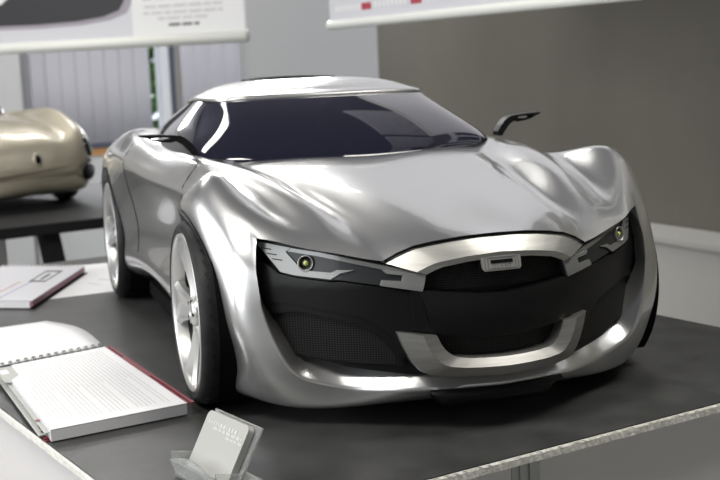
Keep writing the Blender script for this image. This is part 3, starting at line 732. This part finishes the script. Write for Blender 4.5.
for k in range(4):
    quadslab('maroon_tab', [bil(Q, u, v) for u, v in ((-.035, .03 + k * .045), (-.004, .03 + k * .045), (-.004, .052 + k * .045), (-.035, .052 + k * .045))], .0018 + .0022 * k, .0026 + .0022 * k, M['maroon'], nb)
quadslab('page', [bil(Q, u, v) for u, v in ((.0, .0), (1, 0), (1, .985), (.09, .985), (.09, .80), (.0, .74))], .0118, .0121, M['paper'], nb)
bm = bmesh.new()
for a, b in ((.0, .42), (.42, .77), (.77, .985)):
    w = .038
    for off in ((0, w),) if a == .42 else ((0, .012), (.022, .038)):
        prism(bm, [(*bil(Q, 1 + off[0] * 1.6, a if a else .0), .0105), (*bil(Q, 1 + off[1] * 1.6, a), .0105), (*bil(Q, 1 + off[1] * 1.6, b), .0105), (*bil(Q, 1 + off[0] * 1.6, b), .0105)], (0, 0, .0014))
obj('maroon_edge', bm, M['maroon'], nb)
bm = bmesh.new()
for k in range(26):
    u = .07 + .84 * k / 25; v = .05 + random.random() * .02; end = .93 if u > .13 else .66
    if k % 6 == 5: v = .45
    while v < end:
        l = random.uniform(.05, .3); b = min(end, v + l)
        p = [bil(Q, u - .0036, v), bil(Q, u + .0036, v), bil(Q, u + .0036, b), bil(Q, u - .0036, b)]
        bm.faces.new([bm.verts.new((x, y, .01222)) for x, y in p]); v = b + .006
obj('page_text', bm, M['ink'], nb)
bm = bmesh.new()
for k in range(14):
    c = bil(Q, .02 + .95 * k / 13, 1.0); d = Vector((Q[2][0] - Q[1][0], Q[2][1] - Q[1][1], 0)).normalized()
    for e in (-.0010, .0010):
        sx = Vector((Q[2][0] - Q[3][0], Q[2][1] - Q[3][1], 0)).normalized() * e
        tube(bm, [Vector((c[0], c[1], .0085)) + sx + d * .0062 * math.cos(t) + Vector((0, 0, .0072 * math.sin(t))) for t in [PI * 2 * i / 14 for i in range(15)]], .00045, 5, False)
obj('spiral_binding', bm, M['wire'], nb, smooth=True)
bm = bmesh.new(); G = []
for i in range(13):
    v = i / 12; z = .0125 + .006 * math.sin(v * PI) * (1 - .4 * v)
    L = lerp2((-.4065, .2165), (-.445, .475), v); R = smoothpoly([(-.2925, .2615), (-.301, .335), (-.314, .41), (-.340, .498)], 13)[i]
    G.append([Vector((L[0] + (R[0] - L[0]) * t, L[1] + (R[1] - L[1]) * t, z - .011 * v)) for t in np.linspace(0, 1, 8)])
grid(bm, G); o = obj('turned_page', bm, M['paper'], nb, smooth=True); md = o.modifiers.new('s', 'SOLIDIFY'); md.thickness = .0008
# second notebook
n2 = thing('notebook', 'closed spiral notebook with a pale printed cover lying beside the rear wheel', 'notebook', (0, 0, 0))
Q2 = [(-.480, .682), (-.352, .602), (-.254, .876), (-.382, .955)]
quadslab('back_cover', [bil(Q2, u, v) for u, v in ((0, -.005), (1.02, -.005), (1.02, 1), (0, 1))], .0002, .0012, M['gap'], n2)
quadslab('page_block', [bil(Q2, u, v) for u, v in ((0, 0), (.97, 0), (.97, .985), (0, .985))], .0013, .0110, M['page_edge'], n2)
quadslab('front_cover', [bil(Q2, u, v) for u, v in ((0, -.002), (1, -.002), (1, .985), (0, .985))], .0112, .0122, M['poster'], n2)
quadslab('maroon_edge', [bil(Q2, u, v) for u, v in ((.975, .0), (1.0, .0), (1.0, .985), (.975, .985))], .0040, .0112, mat('dusty_pink_edge', (.30, .13, .17), .5), n2)
def flatq(name, pts, m, parent, z=.01235):
    bm = bmesh.new(); prism(bm, [(x, y, z - .0001) for x, y in pts], (0, 0, .0002)); return obj(name, bm, m, parent)
lg = [(-.349, .767), (-.325, .752), (-.291, .847), (-.316, .863)]
for (a, b, c, d) in ((0, 1, 0, .12), (0, 1, .88, 1), (0, .12, .12, .88), (.88, 1, .12, .88), (.42, .62, .2, .7)):
    flatq('cover_print', [bil(lg, a, c), bil(lg, b, c), bil(lg, b, d), bil(lg, a, d)], M['darkink'], n2)
for k, (a, c0) in enumerate((((.30, .05), (.45, .12, .10)), ((.42, .05), (.25, .25, .5)))):
    u = a[0] + .2; flatq('cover_stripe', [bil(Q2, u, .04), bil(Q2, u + .012, .04), bil(Q2, u + .06, .5), bil(Q2, u + .048, .5)], mat('stripe_print', c0, .6), n2)
bm = bmesh.new()
for k in range(22):
    c = bil(Q2, .02 + .95 * k / 21, 1.0); d = Vector((Q2[2][0] - Q2[1][0], Q2[2][1] - Q2[1][1], 0)).normalized()
    tube(bm, [Vector((c[0], c[1], .0075)) + d * .005 * math.cos(t) + Vector((0, 0, .0065 * math.sin(t))) for t in [PI * 2 * i / 12 for i in range(13)]], .0008, 5, False)
obj('spiral_binding', bm, M['paper'], n2, smooth=True)
pp = thing('paper_sheet', 'loose white paper sheet under the closed notebook, reaching to the rear wheel', 'paper', (0, 0, 0))
PQ = [(-.40, .655), (-.226, .682), (-.190, .967), (-.40, .97)]
quadslab('sheet', PQ, .0001, .00018, M['paper'], pp)
flatq('print_mark', [(-.244, .80), (-.226, .782), (-.222, .786), (-.238, .806)], M['ink'], pp, z=.0003)
flatq('print_mark', [(-.262, .775), (-.246, .745), (-.243, .746), (-.258, .778)], M['ink'], pp, z=.0003)

# ------------------------------------------------------------------ card holder
ch = thing('card_holder', 'clear acrylic business card holder standing at the front of the table', 'card holder', (0, 0, 0))
BL, BR, TL, TR = Vector((-.276, -.190, .006)), Vector((-.2575, -.252, .006)), Vector((-.2545, -.190, .050)), Vector((-.2360, -.252, .050))
wd = (BR - BL).normalized(); hd = (TL - BL).normalized(); nb_ = wd.cross(hd).normalized()
if nb_.x < 0: nb_ = -nb_          # away from the viewer side
def plate(name, a, b, c, d, off, th, m, parent, bev=0.0006):
    bm = bmesh.new(); prism(bm, [p + nb_ * off for p in (a, b, c, d)], nb_ * th)
    if bev: bmesh.ops.bevel(bm, geom=[e for e in bm.edges if e.calc_face_angle(0) > .5], offset=bev, segments=1, affect='EDGES')
    return obj(name, bm, m, parent)
m3 = .0035
plate('back_plate', BL - wd * m3, BR + wd * (m3 + .002), TR + wd * (m3 + .002) + hd * .002, TL - wd * m3 + hd * .002, .0056, .0022, M['acrylic'], ch)
ax = Vector((nb_.x, nb_.y, 0)).normalized()
def fl0(p, z): return Vector((p.x, p.y, z))
bm = bmesh.new(); prism(bm, [fl0(BL - wd * m3 - ax * .010, .001), fl0(BR + wd * (m3 + .002) - ax * .010, .001), fl0(BR + wd * (m3 + .002) + ax * .034, .001), fl0(BL - wd * m3 + ax * .034, .001)], (0, 0, .0022)); obj('base_plate', bm, M['acrylic'], ch)
bm = bmesh.new(); f0 = fl0(BL - wd * m3 - ax * .0095, .0034); f1 = fl0(BR + wd * (m3 + .002) - ax * .0095, .0034)
pts = []
for i in range(17):
    u = i / 16; hgt = .011 + .007 * math.sin(u * PI)
    pts.append(f0 * (1 - u) + f1 * u + Vector((0, 0, hgt)) - ax * .004)
prism(bm, [f0, f1] + pts[::-1], ax * .0022); obj('front_lip', bm, M['acrylic'], ch)
for p in (BL - wd * m3, BR + wd * (m3 + .002)):
    bm = bmesh.new(); prism(bm, [fl0(p - ax * .0095, .0034), fl0(p + ax * .006, .0034), fl0(p + ax * .010, .016), fl0(p - ax * .012, .021)], wd * .0018); obj('side_wall', bm, M['acrylic'], ch)
cards = thing('business_card', 'pale grey rounded business card propped up in the acrylic holder', 'card', (0, 0, 0))
bm = bmesh.new(); pts = []
def rc_(a, b, c, d, r=.005):
    out = []
    for p, q, s_ in ((a, d, b), (b, a, c), (c, b, d), (d, c, a)):
        u, v = (q - p).normalized(), (s_ - p).normalized()
        for i in range(5):
            t = i / 4 * PI / 2; out.append(p + u * r * (1 - math.sin(t)) + v * r * (1 - math.cos(t)))
    return out
off = -.0010
prism(bm, [p + nb_ * off for p in rc_(BL + hd * .002, BR + hd * .002, TR, TL)], nb_ * .0055); obj('card', bm, M['card'], cards)
W_ = (TR - TL).length; bm = bmesh.new()
for (row, a, b, t) in ((.08, .10, .80, .0032), (.17, .25, .95, .0022), (.25, .60, .97, .0018)):
    x = a
    while x < b:
        l = random.uniform(.03, .07) if t > .003 else random.uniform(.06, .12); e = min(b, x + l)
        p0 = TL + (TR - TL) * x - hd * (.046 * row + .003); p1 = TL + (TR - TL) * e - hd * (.046 * row + .003)
        prism(bm, [p + nb_ * (off - .0003) for p in (p0, p1, p1 - hd * t, p0 - hd * t)], nb_ * .0003); x = e + .015
obj('card_text', bm, M['cardprint'], cards)

# ------------------------------------------------------------------ hanging posters
def poster(label, A, B, z0, z1, rr, cat='poster'):
    e = (Vector((*B, 0)) - Vector((*A, 0))).normalized(); n = Vector((e.y, -e.x, 0))      # n points to the viewer
    t = thing('hanging_poster', label, cat, (A[0], A[1], z0)); L = (Vector(B) - Vector(A)).length
    def P(s, z, o=0): return e * s + n * o + Vector((0, 0, z - z0))
    bm = bmesh.new(); prism(bm, [P(.002, z0 + rr), P(L - .002, z0 + rr), P(L - .002, z1), P(.002, z1)], n * -.002); obj('sheet', bm, M['poster'], t)
    bm = bmesh.new(); tube(bm, [P(-.004, z0 + rr), P(.0, z0 + rr), P(L, z0 + rr), P(L + .004, z0 + rr)], [rr * .7, rr, rr, rr * .7], 16); obj('bottom_rail', bm, M['rail'], t, smooth=True)
    bm = bmesh.new(); tube(bm, [P(0, z1), P(L, z1)], rr, 12); obj('top_rail', bm, M['rail'], t, smooth=True)
    for s in (.15, L - .15):
        bm = bmesh.new(); tube(bm, [P(s, z1), P(s, CZ - .002)], .0015, 5); obj('wire', bm, M['wire'], t)
    def q(name, pts, m, o=.0006):
        bm = bmesh.new(); prism(bm, [P(s, z, .0001) for s, z in pts], n * o); return obj(name, bm, m, t)
    return t, q
lp, q = poster('pale grey hanging poster at top left with a dark blurred picture and lines of text', (-.78, 3.474), (.424, 2.57), .400, 1.05, .018)
dx = .613
blob = [(x + dx, z) for x, z in [(-.45, .60), (-.35, .52), (-.15, .497), (.02, .492), (.15, .490), (.30, .493), (.40, .503), (.455, .520), (.475, .548), (.47, .62), (.40, .70), (.2, .77), (-.1, .79), (-.35, .72)]]
q('picture_halo', [(dx + (x - dx) * 1.05 + .003, .62 + (z - .62) * 1.10) for x, z in blob], mat('purple_grey_print', (.36, .33, .38), .6))
q('picture', blob, mat('dark_picture_print', (.028, .028, .032), .6), .0012)
q('picture_highlight', [(dx - .02, .58), (dx + .02, .56), (dx + .055, .585), (dx + .03, .62)], M['posterwhite'], .0016)
q('white_field', [(dx + .50, .437), (dx + .885, .437), (dx + .885, 1.04), (dx + .50, 1.04)], M['posterwhite'], .0004)
for (a, b, z, m_) in ((.54, .83, .548, 'ink'), (.545, .824, .524, 'ink'), (.541, .815, .504, 'ink'), (.590, .768, .486, 'ink'), (.628, .740, .466, 'darkink')):
    x = a
    bmw = []
    while x < b - .01:
        w_ = min(b, x + random.uniform(.015, .05)); bmw.append((x, w_)); x = w_ + .007
    e_ = (Vector((.424, 2.57, 0)) - Vector((-.78, 3.474, 0))).normalized(); n_ = Vector((e_.y, -e_.x, 0)); bm = bmesh.new()
    for (x0, x1) in bmw: prism(bm, [e_ * (s + dx) + n_ * .0008 + Vector((0, 0, zz - .400)) for s, zz in ((x0, z - .004), (x1, z - .004), (x1, z + .004), (x0, z + .004))], n_ * .0004)
    obj('text_line', bm, M[m_], lp)
rp, q = poster('pale grey hanging poster at top right with red squares above a round white rail', (.418, 1.673), (.646, .664), .400, 1.05, .0105)
for (s0, z0) in ((.150, .4375), (.352, .4375), (.56, .4375), (.77, .4375)):
    for k in range(3): q('red_block', [(s0 + k * .014, z0), (s0 + .012 + k * .014, z0), (s0 + .012 + k * .014, z0 + .015), (s0 + k * .014, z0 + .015)], M['red'])
for (a, b) in ((.03, .14), (.205, .335), (.41, .54), (.62, .75)):
    x = a
    while x < b: q('white_lettering', [(x, .440), (x + .009, .440), (x + .011, .453), (x + .002, .453)], M['posterwhite']); x += .017

# ------------------------------------------------------------------ black table and the champagne car behind
MB_ = Matrix(((EW.x, NW.x, 0, -.37), (EW.y, NW.y, 0, 1.59), (0, 0, 1, 0), (0, 0, 0, 1)))
t2 = thing('black_table', 'black table behind on the left carrying the champagne model car', 'table', (0, 0, 0))
boxobj('table_top', -1.1, .95, 0, .92, -.024, 0, M['blackboard'], t2, .002, MB_)
for (x, y, s_) in ((.125, .03, 1), (-1.0, .03, -1), (.85, .85, 1), (-1.0, .85, -1)):
    bm = bmesh.new(); w_ = .02
    prism(bm, [MB_ @ Vector(p) for p in ((x - w_, y, -.0245), (x + w_, y, -.0245), (x + w_ + .11 * s_, y, FZ + .001), (x - w_ + .11 * s_, y, FZ + .001))], NW * .04); obj('leg', bm, M['blackboard'], t2)
boxobj('modesty_panel', -.9, .0, .20, .215, -.55, -.0245, mat('pale_greenish_panel', (.40, .42, .39), .5), t2, 0, MB_)
for k in range(3): boxobj('panel_rib', .004 + k * .026, .022 + k * .026, .19, .225, -.55, -.0245, M['alu'], t2, 0, MB_)
hx, hy = .45, -.89
bc = thing('model_car', 'champagne retro model car half in view on the black table', 'model car', (-.262, 1.95, 0), math.atan2(hx, -hy))
def bsec(y, w, zc, zf, zb, zm, bulge=0):
    return [(0, y, zc), (w * .3, y, zc - .001), (w * .55, y + bulge * .1, zc * .985), (w * .74, y + bulge * .2, zf), (w * .88, y + bulge * .4, zf - .012), (w * .97, y + bulge * .7, (zf + zm) / 2), (w, y + bulge, zm), (w * .985, y + bulge, (zm + zb) / 2), (w * .93, y + bulge, zb + .012), (w * .8, y + bulge * .6, zb), (0, y, zb)]
BB = [bsec(-.012, .12, .100, .098, .060, .085, .02), bsec(0, .166, .142, .140, .042, .095, .03), bsec(.03, .192, .172, .182, .032, .11, .04), bsec(.09, .203, .197, .212, .034, .12, .04), bsec(.17, .207, .213, .236, .034, .125, .02), bsec(.27, .206, .224, .238, .034, .13), bsec(.40, .204, .232, .232, .034, .13), bsec(.60, .206, .232, .232, .034, .13), bsec(.76, .206, .222, .232, .034, .13), bsec(.88, .190, .19, .20, .04, .12, -.03), bsec(.96, .13, .14, .14, .06, .10, -.04)]
G = surf(BB, 6, 5); G[:, :, 0] *= 1.02; bm = bmesh.new(); V = grid(bm, G)
bm.faces.new(list(reversed(V[0]))); bm.faces.new(V[-1])
bmesh.ops.remove_doubles(bm, verts=bm.verts, dist=1e-5)
wy2, wr2 = (.17, .745), .066
bmesh.ops.delete(bm, geom=[f for f in bm.faces if any(abs(f.calc_center_median().x) > .14 and math.hypot(f.calc_center_median().y - y, f.calc_center_median().z - .058) < wr2 for y in wy2)], context='FACES')
bmesh.ops.recalc_face_normals(bm, faces=bm.faces); obj('body_shell', bm, M['champagne'], bc, sharp=60)
CX = [1.0, 1, 1]
CB = np.array([(0,.34,.225),(.07,.35,.225),(.13,.38,.228),(.165,.44,.23),(.172,.55,.232),(.16,.68,.23),(.11,.78,.222),(0,.82,.212)])
CT = np.array([(0,.47,.320),(.06,.475,.319),(.10,.49,.317),(.118,.52,.315),(.122,.57,.315),(.112,.63,.310),(.07,.68,.300),(0,.70,.296)])
CB = CB * CX; CT = CT * CX
G = surf([CB - [0, 0, .02], CB, (CB + CT) / 2 + [0, 0, .006], CT], 5, 6); bm = bmesh.new(); grid(bm, G); bmesh.ops.recalc_face_normals(bm, faces=bm.faces); obj('window_glass', bm, M['glass_black'], bc, smooth=True)
R_ = []
for k in (1.01, .8, .5, .12):
    r = CT.copy(); r[:, 0] *= k; r[:, 1] = .58 + (r[:, 1] - .58) * k; r[:, 2] += .016 * (1 - k * k); R_.append(r)
G = surf(R_, 5, 6); bm = bmesh.new(); V = grid(bm, G); bm.faces.new(V[-1][:-1]); bmesh.ops.recalc_face_normals(bm, faces=bm.faces); obj('roof', bm, M['champagne'], bc, smooth=True)
for sg in (1, -1):
    wheel(bc, sg * .196, wy2[0], sg, .058, .044, .04) if False else None
bpy.context.view_layer.update()
def small_wheel(parent, x, y, sg):
    w = bpy.data.objects.new('wheel', None); C.objects.link(w); w.parent = parent; w.location = (x, y, .058); w.rotation_euler = (0, 0, 0 if sg > 0 else PI)
    bm = bmesh.new(); lathe(bm, [(-.002, .040), (.0, .044), (0, .055), (-.004, .058), (-.036, .058), (-.04, .05), (-.04, .03)], 48); bmesh.ops.recalc_face_normals(bm, faces=bm.faces); obj('tyre', bm, M['rubber'], w, sharp=50)
    bm = bmesh.new(); lathe(bm, [(-.002, .041), (.001, .040), (-.004, .037), (-.006, .012), (-.001, .009), (-.001, .0001)], 40); bmesh.ops.recalc_face_normals(bm, faces=bm.faces); obj('rim', bm, M['chrome'], w, smooth=True)
for sg in (1, -1):
    for y in wy2: small_wheel(bc, sg * .192, y, sg)
    boxobj('wheel_well', min(sg * .120, sg * .145), max(sg * .120, sg * .145), .09, .25, .04, .14, M['gap'], bc)
BCB = next(c for c in bc.children if c.name.startswith('body_shell'))
from mathutils.bvhtree import BVHTree
_t = BVHTree.FromPolygons([v.co for v in BCB.data.vertices], [p.vertices for p in BCB.data.polygons])
def stick(c, nrm):
    n = Vector(nrm).normalized(); h = _t.ray_cast(Vector(c) + n * .2, -n)
    return (h[0], h[1] if h[1].dot(n) > 0 else -h[1]) if h[0] else (Vector(c), n)
def ell(name, c, nrm, a, b, th, m, parent, n=28):
    R = Vector(nrm).to_track_quat('Z', 'Y').to_matrix().to_4x4(); R.translation = Vector(c); bm = bmesh.new()
    G = [[(a * s_ * math.cos(2 * PI * k / n), b * s_ * math.sin(2 * PI * k / n), z) for k in range(n)] for s_, z in ((1, -th), (1, 0), (.85, th * .5), (.4, th * .8), (.02, th * .9))]
    grid(bm, G, closev=True); bmesh.ops.transform(bm, matrix=R, verts=bm.verts); bmesh.ops.recalc_face_normals(bm, faces=bm.faces); return obj(name, bm, m, parent, smooth=True)
for sg in (1, -1):
    c, n = stick((sg * .160, .04, .140), (sg * .3, -.9, .15)); ell('headlight', c, n, .020, .026, .006, M['gloss_black'], bc)
    c, n = stick((sg * .162, .04, .078), (sg * .3, -.9, 0)); ell('lower_intake', c, n, .034, .022, .005, M['satin_black'], bc)
    bm = bmesh.new(); tube(bm, [stick((sg * (.140 + .011 * k), .04, .110 - .002 * k), (sg * .3, -.9, 0))[0] for k in range(4)], .0025, 6); obj('body_seam', bm, M['gap'], bc)
c, n = stick((0, .02, .118), (0, -1, .1)); ell('badge', c, n, .014, .018, .003, M['champagne'], bc); ell('badge_centre', c + n * .0032, n, .007, .011, .002, M['gap'], bc)
